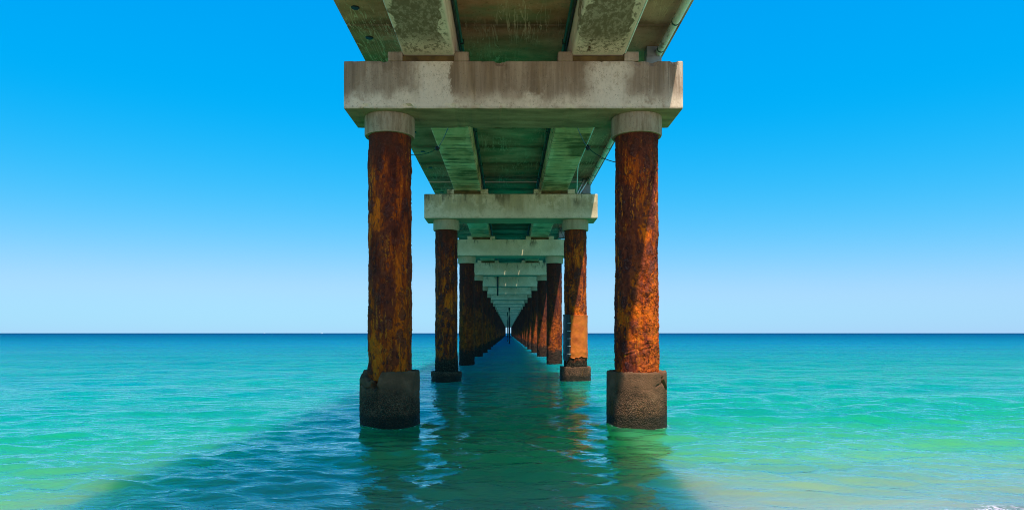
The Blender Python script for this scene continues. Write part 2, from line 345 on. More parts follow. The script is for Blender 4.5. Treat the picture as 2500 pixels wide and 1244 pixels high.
def mat_sea():
    s = NT('sea_water')
    off = s.attr('offshore')                     # metres out from the waterline
    wob = s.mul(s.sub(s.noise((0.16, 0.30, 0), 4, 0.55), 0.5), 1.0)
    dd = s.math('MULTIPLY_ADD', wob, s.mul(s.math('MAXIMUM', off, 0.0), 0.9), off)
    lg = s.math('LOGARITHM', s.math('MAXIMUM', s.add(dd, 1.0), 1.0), 10.0)      # 0 .. 4.5
    col = s.ramp(s.mul(lg, 0.25), [
        (0.00, (0.34, 0.40, 0.19)), (0.09, (0.245, 0.37, 0.145)), (0.15, (0.085, 0.33, 0.095)),
        (0.22, (0.010, 0.285, 0.085)), (0.29, (0.0, 0.25, 0.13)), (0.38, (0.0, 0.21, 0.195)), (0.50, (0.0, 0.15, 0.235)), (0.64, (0.0, 0.085, 0.175)), (0.80, (0.0, 0.036, 0.115))])
    # drifts of stirred sand and slightly darker patches of bottom
    pat = s.noise((0.05, 0.22, 0), 5, 0.6, (3, 3, 0))
    col = s.mix(s.mul(s.ss(pat, 0.5, 0.68), 0.32), col, (0.0, 0.13, 0.13))
    # foam flecks in the shallows
    fl = s.noise((7, 5, 0), 3, 0.6, (1, 1, 0)); fz = s.noise((0.9, 0.8, 0), 3, 0.5, (2, 5, 0))
    near = s.ss(off, 4.2, 0.6)
    foam = s.mul(s.ss(s.add(fl, s.mul(fz, 0.55)), 1.075, 1.10), near)
    edge = s.mul(s.ss(s.add(off, s.mul(s.sub(s.noise((3, 3, 0), 4, 0.7), 0.5), 0.9)), 0.34, 0.10), s.ss(s.noise((22, 22, 0), 3, 0.6), 0.46, 0.56))
    lap = s.mul(s.attr('lap'), s.ss(s.noise((17, 17, 0), 4, 0.7, (6, 6, 0)), 0.52, 0.60))
    foam = s.math('MAXIMUM', s.math('MAXIMUM', foam, edge), lap, clamp=True)
    col = s.mix(foam, col, (0.8, 0.82, 0.8))
    # ripples: finer than the mesh near, all of them far out
    w1 = s.noise((2.0, 4.6, 0), 4, 0.55, (0, 0, 0), 0.4)
    w2 = s.noise((6.0, 11.0, 0), 3, 0.55, (4, 4, 0), 0.3)
    w3 = s.noise((0.42, 0.95, 0), 5, 0.6, (9, 0, 0), 0.4)
    far = s.ss(s.Y, 14, 45)
    h = s.add(s.mul(w1, s.add(0.028, s.mul(far, 0.10))), s.mul(w2, 0.010))
    h = s.add(h, s.mul(w3, s.mul(far, 0.34)))
    wind = s.ss(s.noise((0.035, 0.16, 0), 4, 0.6, (5, 5, 0)), 0.32, 0.66, 0.55, 1.35)      # cat's-paws of breeze
    h = s.mul(h, wind)
    h = s.add(h, s.mul(s.noise((0.075, 0.24, 0), 4, 0.6, (2, 7, 0)), s.ss(s.Y, 55, 160, 0.0, 1.1)))
    h = s.add(h, s.mul(s.noise((0.012, 0.045, 0), 4, 0.6, (8, 3, 0)), s.ss(s.Y, 260, 900, 0.0, 6.0)))
    nrm = s.bump(h, 1.0, 1.0)
    dif = s.t.nodes.new('ShaderNodeSubsurfaceScattering'); dif.falloff = 'BURLEY'; s.set(dif.inputs['Color'], col)
    dif.inputs['Scale'].default_value = 1.0; dif.inputs['Radius'].default_value = (0.9, 3.6, 1.3)
    # light scattered back out of the water hardly follows the ripples
    nb = s.bump(h, 0.45, 1.0); s.set(dif.inputs['Normal'], nb)
    gl = s.t.nodes.new('ShaderNodeBsdfGlossy'); gl.inputs['Color'].default_value = (0.62, 0.92, 1, 1)
    s.set(gl.inputs['Roughness'], s.lin(s.Y, 8, 120, 0.02, 0.22)); s.set(gl.inputs['Normal'], nrm)
    fr = s.t.nodes.new('ShaderNodeFresnel'); fr.inputs['IOR'].default_value = 1.333; s.set(fr.inputs['Normal'], nrm)
    fac = s.math('MINIMUM', fr.outputs[0], 0.70)
    fac = s.mul(fac, s.math('MAXIMUM', 0.12, s.math('MULTIPLY_ADD', s.math('LOGARITHM', s.math('MAXIMUM', s.Y, 9.0), 10.0), -0.80, 1.96)))
    fac = s.mul(fac, s.sub(1.0, s.mul(foam, 0.8)))
    mx = s.t.nodes.new('ShaderNodeMixShader'); s.set(mx.inputs[0], fac)
    # thin water lets the sand show
    tr = s.t.nodes.new('ShaderNodeBsdfTransparent'); tr.inputs[0].default_value = (0.9, 0.97, 0.93, 1)
    m2 = s.t.nodes.new('ShaderNodeMixShader'); s.set(m2.inputs[0], s.mul(s.ss(off, 0.35, -0.15, 0.0, 0.6), s.sub(1.0, foam)))
    s.t.links.new(dif.outputs[0], m2.inputs[1]); s.t.links.new(tr.outputs[0], m2.inputs[2])
    s.t.links.new(m2.outputs[0], mx.inputs[1]); s.t.links.new(gl.outputs[0], mx.inputs[2])
    s.t.links.new(mx.outputs[0], s.out.inputs[0])
    return s.m
M['sea'] = mat_sea()
def mat_sand():
    s = NT('beach_sand')
    col = s.ramp(s.noise((1.2, 1.2, 1.2), 6, 0.65), [(0.3, (0.56, 0.48, 0.36)), (0.7, (0.70, 0.62, 0.48))])
    col = s.mix(s.mul(s.ss(s.noise((90, 90, 90), 2, 0.6), 0.55, 0.7), 0.4), col, (0.4, 0.33, 0.24))
    wet = s.ss(s.Z, 0.16, 0.04)
    col = s.mix(s.mul(wet, 0.7), col, (0.37, 0.37, 0.23))
    return s.principled(col, s.math('SUBTRACT', 0.95, s.mul(wet, 0.55)), s.bump(s.noise((60, 60, 60), 4, 0.7), 0.3, 0.006), 0.25)
M['sand'] = mat_sand()

# ------------------------------------------------------------------ numpy noise
def _hash(i, j, k, seed):
    h = (i.astype(np.int64) * 374761393 + j.astype(np.int64) * 668265263 + k.astype(np.int64) * 2147483647 + seed * 1274126177) & 0xFFFFFFFF
    h = ((h ^ (h >> 13)) * 1274126177) & 0xFFFFFFFF
    h = ((h ^ (h >> 16)) * 2246822519) & 0xFFFFFFFF
    return ((h ^ (h >> 15)) & 0xFFFFFF) / float(0xFFFFFF)
def vnoise(x, y, z, seed=0):
    xi, yi, zi = np.floor(x), np.floor(y), np.floor(z)
    fx, fy, fz = x - xi, y - yi, z - zi
    fx = fx * fx * (3 - 2 * fx); fy = fy * fy * (3 - 2 * fy); fz = fz * fz * (3 - 2 * fz)
    r = 0
    for a in (0, 1):
        for b in (0, 1):
            for c in (0, 1):
                r = r + _hash(xi + a, yi + b, zi + c, seed) * (fx if a else 1 - fx) * (fy if b else 1 - fy) * (fz if c else 1 - fz)
    return r
def fbm(x, y, z, seed=0, oct=4, gain=0.5):
    s, a, t = 0, 1.0, 0
    for o in range(oct):
        s = s + a * vnoise(x, y, z, seed + o * 17); t += a
        x, y, z, a = x * 2.03, y * 2.03, z * 2.03, a * gain
    return s / t
def sstep(v, a, b):
    t = np.clip((v - a) / (b - a), 0, 1); return t * t * (3 - 2 * t)

# ------------------------------------------------------------------ object helpers
def link(name, me, mat=None, parent=None, loc=(0, 0, 0)):
    o = bpy.data.objects.new(name, me); COL.objects.link(o)
    if mat is not None and me is not None and not me.materials: me.materials.append(M[mat])
    o.location = loc
    if parent is not None: o.parent = parent
    return o
def tag(o, label=None, cat=None, group=None, kind=None):
    for k, v in (('label', label), ('category', cat), ('group', group), ('kind', kind)):
        if v: o[k] = v
    return o
def empty(name, loc, label, cat, group=None):
    o = bpy.data.objects.new(name, None); COL.objects.link(o); o.location = loc; o.empty_display_size = 0.3
    return tag(o, label, cat, group)
def bm_mesh(bm, name, smooth=False):
    me = bpy.data.meshes.new(name); bm.normal_update(); bm.to_mesh(me); bm.free()
    if smooth: me.shade_smooth()
    return me
def box_mesh(name, x0, x1, y0, y1, z0, z1, bev=0.0, seg=2):
    bm = bmesh.new()
    bmesh.ops.create_cube(bm, size=1, matrix=Matrix.Translation(((x0 + x1) / 2, (y0 + y1) / 2, (z0 + z1) / 2)) @ Matrix.Diagonal((x1 - x0, y1 - y0, z1 - z0, 1)))
    if bev: bmesh.ops.bevel(bm, geom=list(bm.edges), offset=bev, segments=seg, affect='EDGES', profile=0.6)
    return bm_mesh(bm, name)
def np_mesh(name, V, F, smooth=True):
    me = bpy.data.meshes.new(name)
    V = np.asarray(V, np.float32); F = np.asarray(F, np.int32)
    n = F.shape[1]
    me.vertices.add(len(V)); me.vertices.foreach_set('co', V.ravel())
    me.loops.add(F.size); me.loops.foreach_set('vertex_index', F.ravel())
    me.polygons.add(len(F)); me.polygons.foreach_set('loop_start', np.arange(0, F.size, n, dtype=np.int32))
    me.update(calc_edges=True)
    if smooth: me.shade_smooth()
    return me
def set_attr(me, name, vals):
    a = me.attributes.new(name, 'FLOAT', 'POINT'); a.data.foreach_set('value', np.asarray(vals, np.float32).ravel())
def tube_mesh(name, pts, r, seg=10, closed_ends=True):
    pts = [Vector(p) for p in pts]; V = []; F = []
    up = Vector((0, 0, 1))
    for i, p in enumerate(pts):
        t = ((pts[min(i + 1, len(pts) - 1)] - pts[max(i - 1, 0)])).normalized()
        u = t.cross(up)
        if u.length < 1e-4: u = t.cross(Vector((0, 1, 0)))
        u.normalize(); w = u.cross(t)
        rr = r[i] if isinstance(r, (list, tuple)) else r
        for k in range(seg):
            a = 2 * math.pi * k / seg
            V.append(p + u * (rr * math.cos(a)) + w * (rr * math.sin(a)))
    for i in range(len(pts) - 1):
        for k in range(seg):
            k2 = (k + 1) % seg
            F.append((i * seg + k, i * seg + k2, (i + 1) * seg + k2, (i + 1) * seg + k))
    me = bpy.data.meshes.new(name)
    faces = [tuple(f) for f in F]
    if closed_ends:
        faces.append(tuple(reversed(range(seg)))); faces.append(tuple(range((len(pts) - 1) * seg, len(pts) * seg)))
    me.from_pydata([tuple(v) for v in V], [], faces); me.update(); me.shade_smooth()
    for p in me.polygons[-2:]: p.use_smooth = False
    return me
def lathe_mesh(name, prof, seg=48):
    V = []; F = []
    for (r, z) in prof:
        for k in range(seg):
            a = 2 * math.pi * k / seg; V.append((r * math.cos(a), r * math.sin(a), z))
    n = len(prof)
    for i in range(n - 1):
        for k in range(seg):
            k2 = (k + 1) % seg; F.append((i * seg + k, i * seg + k2, (i + 1) * seg + k2, (i + 1) * seg + k))
    F.append(tuple(reversed(range(seg)))); F.append(tuple(range((n - 1) * seg, n * seg)))
    me = bpy.data.meshes.new(name); me.from_pydata(V, [], F); me.update()
    bm = bmesh.new(); bm.from_mesh(me); bmesh.ops.recalc_face_normals(bm, faces=bm.faces); bm.to_mesh(me); bm.free()
    me.shade_smooth()
    try: me.set_sharp_from_angle(angle=R(35))
    except Exception: pass
    return me

# ------------------------------------------------------------------ sea and beach
def axis(core0, core1, s0, g, lim):
    c = list(np.arange(core0, core1 + 1e-6, s0)); s = s0; x = c[-1]
    while x < lim: s = min(s * (1 + g), 4000) if True else s; x += s; c.append(x)
    return c
def build_sea():
    xr = axis(0, 9.0, 0.065, 0.04, 30000)
    xs = np.array([-v for v in xr[:0:-1]] + xr)
    ys = np.array([2.0, 3.0, 4.0, 4.6, 5.0, 5.3] + [v for v in axis(5.5, 7.5, 0.045, 0.0135, 30000)])
    dx = np.gradient(xs); dy = np.gradient(ys)
    X, Y = np.meshgrid(xs, ys); DX, DY = np.meshgrid(dx, dy)
    Z = np.zeros_like(X); rng = np.random.RandomState(7)
    off = Y - shore(X)
    env = np.clip(0.25 + off / 5.0, 0.12, 1.0)
    sp = np.maximum(DX, DY)
    # patches of livelier and calmer water
    gust = 0.55 + 0.9 * fbm(X * 0.10, Y * 0.16, X * 0, 3, 3)
    comps = []
    for i in range(84):
        lam = 0.26 * (3.6 / 0.26) ** rng.rand()
        ang = R(-90) + rng.randn() * R(30)
        comps.append((lam, ang, rng.rand() * 6.28, 0.034 if lam < 0.55 else 0.031 if lam < 1.1 else 0.012))
    comps.append((9.0, R(-97), 1.0, 0.02)); comps.append((6.2, R(-80), 4.0, 0.02))
    for lam, ang, ph, slope in comps:
        k = 2 * math.pi / lam; a = slope / k
        w = np.clip((lam / sp - 2.5) / 3.0, 0, 1)
        arg = k * (math.cos(ang) * X + math.sin(ang) * Y) + ph
        Z += w * a * (np.sin(arg) + 0.30 * np.sin(2 * arg + 0.4))
    Z *= env * gust
    # ripple rings and slop thrown back by the near sleeves
    for (cx, cy_, rr) in ((-2.17, 12.575, .545), (2.37, 12.575, .545), (-2.17, 24.03, .53), (2.37, 24.03, .53)):
        d = np.hypot(X - cx, Y - cy_)
        Z += np.where(d < 4, 0.016 * np.exp(-np.clip(d - rr, 0, 9) / 1.1) * np.sin((d - rr) * 2 * math.pi / 0.62 + 1.2), 0) * np.clip((0.62 / sp - 2.5) / 3, 0, 1)
    ny, nx = X.shape
    idx = np.arange(ny * nx).reshape(ny, nx)
    F = np.stack([idx[:-1, :-1].ravel(), idx[:-1, 1:].ravel(), idx[1:, 1:].ravel(), idx[1:, :-1].ravel()], 1)
    me = np_mesh('sea', np.stack([X.ravel(), Y.ravel(), Z.ravel()], 1), F)
    lap = np.zeros_like(X)
    for b in range(7):
        for sx in (-1, 1):
            d = np.hypot(X - (0.09 + sx * 2.27), Y - (12.575 + 11.46 * b)) - (.545 if b < 2 else .40)
            lap = np.maximum(lap, np.exp(-np.clip(d, 0, 9) / .045))
    set_attr(me, 'offshore', off.ravel()); set_attr(me, 'lap', lap.ravel())
    o = link('sea', me, 'sea'); tag(o, 'turquoise sea shoaling to pale green at the shore', None, None, 'structure')
build_sea()
def build_beach():
    xs = np.linspace(-90, 90, 361); ys = np.concatenate([np.linspace(-90, 0, 46), np.linspace(0.2, 10, 60)])
    X, Y = np.meshgrid(xs, ys); t = shore(X) - Y
    Z = np.where(t > 0, 0.075 * t / (1 + t * 0.035), 0.085 * t) + 0.03 * (fbm(X * .6, Y * .6, X * 0, 5, 4) - .5) * np.clip(np.abs(t), 0.1, 1)
    ny, nx = X.shape; idx = np.arange(ny * nx).reshape(ny, nx)
    F = np.stack([idx[:-1, :-1].ravel(), idx[:-1, 1:].ravel(), idx[1:, 1:].ravel(), idx[1:, :-1].ravel()], 1)
    tag(link('beach', np_mesh('beach', np.stack([X.ravel(), Y.ravel(), Z.ravel()], 1), F), 'sand'), 'pale sand beach at the water edge', None, None, 'structure')
build_beach()

# ------------------------------------------------------------------ the pier
CX = 0.09            # pier centre line
Y1, S = 12.0, 11.46  # front face of the first bent, bent spacing
CAPW, CAPD = 2.985, 1.15
ZB, ZT = 5.59, 6.43  # cap underside, cap top
ZG = 6.545           # girder soffit
ZS = 7.235           # deck soffit
NB = 41
PX = 2.27
ORD = ['first', 'second', 'third', 'fourth', 'fifth', 'sixth', 'seventh', 'eighth', 'ninth', 'tenth', 'eleventh', 'twelfth', 'thirteenth', 'fourteenth', 'fifteenth', 'sixteenth', 'seventeenth', 'eighteenth']

def pile_mesh(name, seg, rows, seed, z0=-1.6, z1=5.30, r=0.383, crumble=None, growth=False):
    th = np.linspace(0, 2 * math.pi, seg, endpoint=False); zs = np.linspace(z0, z1, rows)
    T, Z = np.meshgrid(th, zs); cx, sy = np.cos(T) * r, np.sin(T) * r
    k = seed * 3.7
    warp = (fbm(cx * 3 + k, sy * 3, Z * 2, seed + 5, 3) - .5) * 0.5
    n1 = fbm(cx * 4.2 + k + warp, sy * 4.2 + 3 + warp, Z * 1.7, seed, 4, 0.55)
    n2 = fbm(cx * 11 + k, sy * 11, Z * 7 + warp * 3, seed + 31, 3)
    n3 = fbm(cx * 30 + k, sy * 30, Z * 22, seed + 71, 2)
    plates = sstep(n1, .50, .545) * .008 + sstep(n1, .60, .625) * .008
    plates2 = sstep(n2, .53, .58) * .006 - sstep(n2, .40, .34) * .006
    rr = r + plates + plates2 + (n3 - .5) * .008
    rel = 0.42 + (plates / .016) * .55 + plates2 / .006 * .22 + (n3 - .5) * .3
    if crumble is not None:
        cr = crumble(T, Z)
        m1 = fbm(cx * 14 + k, sy * 14, Z * 14 + warp * 4, seed + 91, 3, .6)
        rid = 1 - np.abs(m1 * 2 - 1) * 2.2
        big = fbm(cx * 6 + k, sy * 6 + 8, Z * 5, seed + 97, 3)
        rr = rr + cr * (np.clip(rid, -.6, 1) * .013 + (big - .5) * .035 + sstep(m1, .55, .6) * .008)
        rel = rel + cr * (np.clip(rid, -1, 1) * .2 - .05 + sstep(m1, .64, .70) * .4)
    # spiral weld seam of the pipe
    pitch = 0.78
    ph = ((Z + T / (2 * math.pi) * pitch * -1 + seed * .13) / pitch) % 1.0
    d = np.minimum(ph, 1 - ph) * pitch
    seam = np.exp(-(d / .016) ** 2); groove = np.exp(-((d - .03) / .014) ** 2)
    wk = sstep(n2, .42, .62)
    rr = rr + wk * (seam * .006 - groove * .007); rel = rel - groove * .25 * wk
    if growth:
        gm = sstep(Z + (n2 - .5) * .5, .9, .5)
        rr = rr + gm * (.012 + (n3 - .5) * .03 + (n2 - .5) * .03)
    V = np.stack([np.cos(T) * rr, np.sin(T) * rr, Z], -1).reshape(-1, 3)
    idx = np.arange(rows * seg).reshape(rows, seg); nx = np.roll(idx, -1, 1)
    F = np.stack([idx[:-1].ravel(), nx[:-1].ravel(), nx[1:].ravel(), idx[1:].ravel()], 1)
    me = np_mesh(name, V, F); set_attr(me, 'relief', np.clip(rel, 0, 1).ravel())
    set_attr(me, 'fresh_lit', (crumble(T, Z) if crumble is not None else 0 * Z).ravel()); return me

def sleeve_mesh(name, seg, rows, ro, ri, top, cracks=(), chips=None, seed=1, rough=.006, lump=0.0):
    """ring of cast concrete; top(theta) gives the broken rim. theta 0 faces the camera, + to the right"""
    th = np.linspace(-math.pi, math.pi, seg, endpoint=False)
    H = top(th)
    u = np.linspace(0, 1, rows)
    T = np.repeat(th[None, :], rows, 0); Zz = -0.6 + (H[None, :] + 0.6) * u[:, None]
    X, Y = np.sin(T), -np.cos(T)
    n = fbm(X * 4 + seed, Y * 4, Zz * 4, seed, 4); nf = fbm(X * 26 + seed, Y * 26, Zz * 26, seed + 9, 3)
    low = sstep(Zz, .75, .2)
    rr = ro + (n - .5) * .02 + (nf - .5) * (rough + .016 * low) + lump * (n - .5) - 0.008 * sstep(Zz, H[None, :] - .02, H[None, :])
    for pl, wdt, dep in cracks:
        for (a, b) in zip(pl[:-1], pl[1:]):
            ax, az, bx, bz = a[0] * ro, a[1], b[0] * ro, b[1]
            px, pz = T * ro, Zz
            t = np.clip(((px - ax) * (bx - ax) + (pz - az) * (bz - az)) / max((bx - ax) ** 2 + (bz - az) ** 2, 1e-6), 0, 1)
            d = np.hypot(px - ax - t * (bx - ax) + (nf - .5) * .03, pz - az - t * (bz - az) + (n - .5) * .04)
            rr = rr - dep * sstep(d, wdt, wdt * .3)
    outer = np.stack([X * rr, Y * rr, Zz], -1)
    nt = fbm(X[0] * 9, Y[0] * 9, X[0] * 0, seed + 3, 3)
    rims = []
    for f, dz in ((.03, .012), (.45, .0), (1.0, -.01)):
        r2 = rr[-1] * (1 - f) + ri * f
        rims.append(np.stack([X[0] * r2, Y[0] * r2, H + dz + (nt - .5) * .03], -1))
    inner = np.stack([X[0] * ri, Y[0] * ri, H * 0 - .6], -1)
    G = np.concatenate([outer, np.array(rims), inner[None]], 0)
    nr = G.shape[0]; idx = np.arange(nr * seg).reshape(nr, seg); nx = np.roll(idx, -1, 1)
    F = np.stack([idx[:-1].ravel(), nx[:-1].ravel(), nx[1:].ravel(), idx[1:].ravel()], 1)
    return np_mesh(name, G.reshape(-1, 3), F)

# cap with bevelled arrises; local origin = centre of front face at water level
cap_me = box_mesh('cap_beam', -CAPW, CAPW, 0, CAPD, ZB, ZT, 0.028, 2)
def chipped_cap():
    bm = bmesh.new()
    bmesh.ops.create_cube(bm, size=1, matrix=Matrix.Translation((0, CAPD / 2, (ZB + ZT) / 2)) @ Matrix.Diagonal((2 * CAPW, CAPD, ZT - ZB, 1)))
    bmesh.ops.bevel(bm, geom=list(bm.edges), offset=0.022, segments=2, affect='EDGES', profile=0.6)
    for k in range(-59, 60):
        bmesh.ops.bisect_plane(bm, geom=list(bm.verts) + list(bm.edges) + list(bm.faces), plane_co=(k * .05, 0, 0), plane_no=(1, 0, 0))
    for k in range(1, 9):
        bmesh.ops.bisect_plane(bm, geom=list(bm.verts) + list(bm.edges) + list(bm.faces), plane_co=(0, 0, ZB + k * .093), plane_no=(0, 0, 1))
    P = np.array([v.co[:] for v in bm.verts])
    n = fbm(P[:, 0] * 5, P[:, 1] * 5, P[:, 2] * 5, 33, 3); n2 = fbm(P[:, 0] * 17, P[:, 1] * 17, P[:, 2] * 17, 35, 2)
    dx, dy, dz = CAPW - np.abs(P[:, 0]), CAPD / 2 - np.abs(P[:, 1] - CAPD / 2), (ZT - ZB) / 2 - np.abs(P[:, 2] - (ZT + ZB) / 2)
    near = ((dx < .03).astype(int) + (dy < .03) + (dz < .03)) >= 2
    chip = near * (np.clip(n - .60, 0, 1) * .14 + (n2 - .5) * .005)
    for v, c in zip(bm.verts, chip):
        v.co.y += c if v.co.y < CAPD / 2 else -c
        v.co.z += c * .8 if v.co.z < 6 else -c * .8
    return bm_mesh(bm, 'cap_beam')
near_cap = chipped_cap()
pad_me = box_mesh('bearing_pad', -0.47, 0.47, 0.03, CAPD - .03, ZT + .002, ZG - .012, 0.006, 1)
kb_me = box_mesh('keeper_block', -0.128, 0.128, 0.004, CAPD - .1, ZT + .001, ZT + .165, 0.014, 2)
collar_me = lathe_mesh('collar', [(.455, ZB - .003), (.458, ZB - .04), (.458, 5.265), (.445, 5.24), (.39, 5.24), (.39, 5.30)], 56)
far_pile = [pile_mesh('pile', 40, 150, 60 + i, growth=True) for i in range(3)]
mid_pile = [pile_mesh('pile', 72, 300, 40 + i, growth=True, crumble=lambda T, Z: 0.7 * sstep(Z, 3.4, 2.2) * sstep(Z, .5, .9)) for i in range(2)]

# theta in pile coords: angle measured atan2(y,x); camera side is -pi/2
def crumble_lit_r(T, Z):
    face = np.clip(np.cos(T - R(-42)), 0, 1) ** 1.1  # crumbling orange kept to the sunlit face, painting the sun into the rust
    return face * (0.35 + 0.65 * sstep(Z, 3.3, 2.0))
p1l = pile_mesh('pile', 190, 560, 11, crumble=lambda T, Z: 0.25 + 0 * Z)
p1r = pile_mesh('pile', 190, 560, 12, crumble=crumble_lit_r)
p2l = pile_mesh('pile', 110, 380, 13, growth=True)
p2r = pile_mesh('pile', 110, 380, 14, growth=True, crumble=lambda T, Z: crumble_lit_r(T, Z) * .8)

def top_l(t):
    n = fbm(np.sin(t) * 7, np.cos(t) * 7, t * 0, 4, 4) - .5
    n2 = fbm(np.sin(t) * 25, np.cos(t) * 25, t * 0, 8, 3) - .5
    left = sstep(t, -1.9, -1.6) * sstep(t, -.08, -.24)
    z = .955 - .125 * left + left * (n * .08 + n2 * .05) + n2 * .012
    z = z - .16 * np.exp(-((t + .33) / .09) ** 2) - .05 * np.exp(-((t + .6) / .12) ** 2)
    return z
def top_r(t):
    n2 = fbm(np.sin(t) * 25, np.cos(t) * 25, t * 0, 18, 3) - .5
    return .945 + n2 * .018 - .10 * np.exp(-((t - .80) / .075) ** 2)
sl1 = sleeve_mesh('concrete_sleeve', 260, 110, .545, .40, top_l,
                  [(((-.33, .80), (-.42, .72), (-.30, .66)), .05, .07), (((-.40, .70), (-.72, .66), (-1.05, .72), (-1.3, .70)), .016, .03), (((-.30, .68), (-.05, .66), (.35, .60)), .008, .012)], seed=3)
sl2 = sleeve_mesh('concrete_sleeve', 260, 110, .545, .40, top_r,
                  [(((.80, .96), (.82, .80), (.98, .72), (1.12, .66), (1.32, .62)), .045, .085), (((.82, .76), (.62, .735), (.50, .70)), .014, .022), (((.5, .70), (.2, .655), (-.1, .64)), .007, .008)], seed=5)
lowtop = lambda h, s: (lambda t: h + (fbm(np.sin(t) * 6, np.cos(t) * 6, t * 0, s, 4) - .5) * .05)
sl3 = sleeve_mesh('concrete_sleeve', 120, 40, .53, .40, lowtop(.30, 21), seed=8, rough=.02, lump=.03)
sl4 = sleeve_mesh('concrete_sleeve', 120, 40, .535, .40, lowtop(.47, 23), seed=9, rough=.02, lump=.03)

def wrap_mesh(a0, a1, r, z0, z1, ragged):
    n, m = 50, 70
    T, U = np.meshgrid(np.linspace(a0, a1, n), np.linspace(0, 1, m))
    lo = z0 + ragged * (fbm(np.cos(T) * 5, np.sin(T) * 5, T * 0, 3, 3) - .5)
    Z = lo + (z1 - lo) * U
    nn = fbm(np.cos(T) * 3, np.sin(T) * 3, Z * 6, 5, 3) - .5
    rr = r + nn * .022 + .012 * np.exp(-((U - .12) / .05) ** 2) + .008 * np.exp(-((U - 1) / .03) ** 2)
    out = np.stack([np.cos(T) * rr, np.sin(T) * rr, Z], -1); inn = np.stack([np.cos(T) * (r - .03), np.sin(T) * (r - .03), Z], -1)
    V = np.concatenate([out.reshape(-1, 3), inn.reshape(-1, 3)]); idx = np.arange(n * m).reshape(m, n)
    q = lambda a: np.stack([a[:-1, :-1].ravel(), a[:-1, 1:].ravel(), a[1:, 1:].ravel(), a[1:, :-1].ravel()], 1)
    F = [q(idx), q(idx + n * m)[:, ::-1]]
    for e in (idx[0], idx[-1], idx[:, 0], idx[:, -1]):
        F.append(np.stack([e[:-1], e[1:], e[1:] + n * m, e[:-1] + n * m], 1))
    return np_mesh('pile_wrap', V, np.concatenate(F))

BL = {0: 'nearest bent, its two rusty piles in cracked concrete sleeves, its cap beam widest',
      1: 'second bent from the beach, with low barnacled pile sleeves and an orange wrapped right pile'}
for b in range(NB):
    y = Y1 + S * b
    if b in BL: lab = BL[b]
    elif b < len(ORD): lab = f'{ORD[b]} bent from the beach, pale concrete cap on two dark rusty piles'
    elif b == NB - 1: lab = 'outermost bent at the seaward end of the pier, a speck against the sky'
    else: lab = 'distant bent deep in the pier, a thin pale cap on dark piles'
    jr = random.Random(b * 7 + 1); jt = 0 if b < 2 else 1
    t = empty('pier_bent', (CX + jt * jr.uniform(-.03, .03), y + jt * jr.uniform(-.04, .04), jt * jr.uniform(-.012, .012)), lab, 'pier bent', 'bents carrying the pier')
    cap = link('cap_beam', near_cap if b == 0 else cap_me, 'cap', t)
    if b < 12:
        for kx in (-2.08, -0.915, 0.915, 2.08): link('keeper_block', kb_me, 'cap', cap, (kx, 0, 0))
        for kx in (-1.49, 1.49): link('bearing_pad', pad_me, 'pad', cap, (kx, 0, 0))
    for sgn in (-1, 1):
        link('collar', collar_me, 'cap', t, (sgn * PX, CAPD / 2, 0))
        if b == 0: me = p1l if sgn < 0 else p1r
        elif b == 1: me = p2l if sgn < 0 else p2r
        elif b < 8: me = mid_pile[(b + (sgn > 0)) % 2]
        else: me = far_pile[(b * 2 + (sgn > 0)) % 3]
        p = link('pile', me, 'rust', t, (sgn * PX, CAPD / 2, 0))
        if 2 <= b: p.rotation_euler.z = R((b * 47 + (sgn > 0) * 100) % 360) if b >= 8 else R(((b // 2) * 71 + (sgn > 0) * 140) % 360)
        if b == 0:
            sl = link('concrete_sleeve', sl1 if sgn < 0 else sl2, 'sleeve', p)
            sl['label'] = 'grey concrete sleeve with its left rim broken away' if sgn < 0 else 'grey concrete sleeve with a dark crack at its right rim'
        if b == 1:
            link('concrete_sleeve', sl3 if sgn < 0 else sl4, 'sleeve', p)
            if sgn > 0:
                w = link('pile_wrap', wrap_mesh(R(-119), R(40), .428, .80, 2.27, .22), 'wrap', p); w['label'] = 'smooth pile wrap coloured orange for its sunlit side'
                w = link('pile_wrap', wrap_mesh(R(-270), R(-127), .428, .72, 2.30, .3), 'wrapshade', p); w['label'] = 'same pile wrap coloured black for its shaded side'
                # bolted closing bar of the wrap
                a = R(-123)
                link('closing_bar', box_mesh('closing_bar', -.028, .028, -.03, .03, .83, 2.28, .006, 1), 'darkconduit', p, (math.cos(a) * .425, math.sin(a) * .425, 0))
                bolt = tube_mesh('bolt', [(-.06, 0, 0), (.06, 0, 0)], .011, 8)
                for i in range(5): link('bolt', bolt, 'steel', p, (math.cos(a) * .465, math.sin(a) * .465, .93 + i * .265))

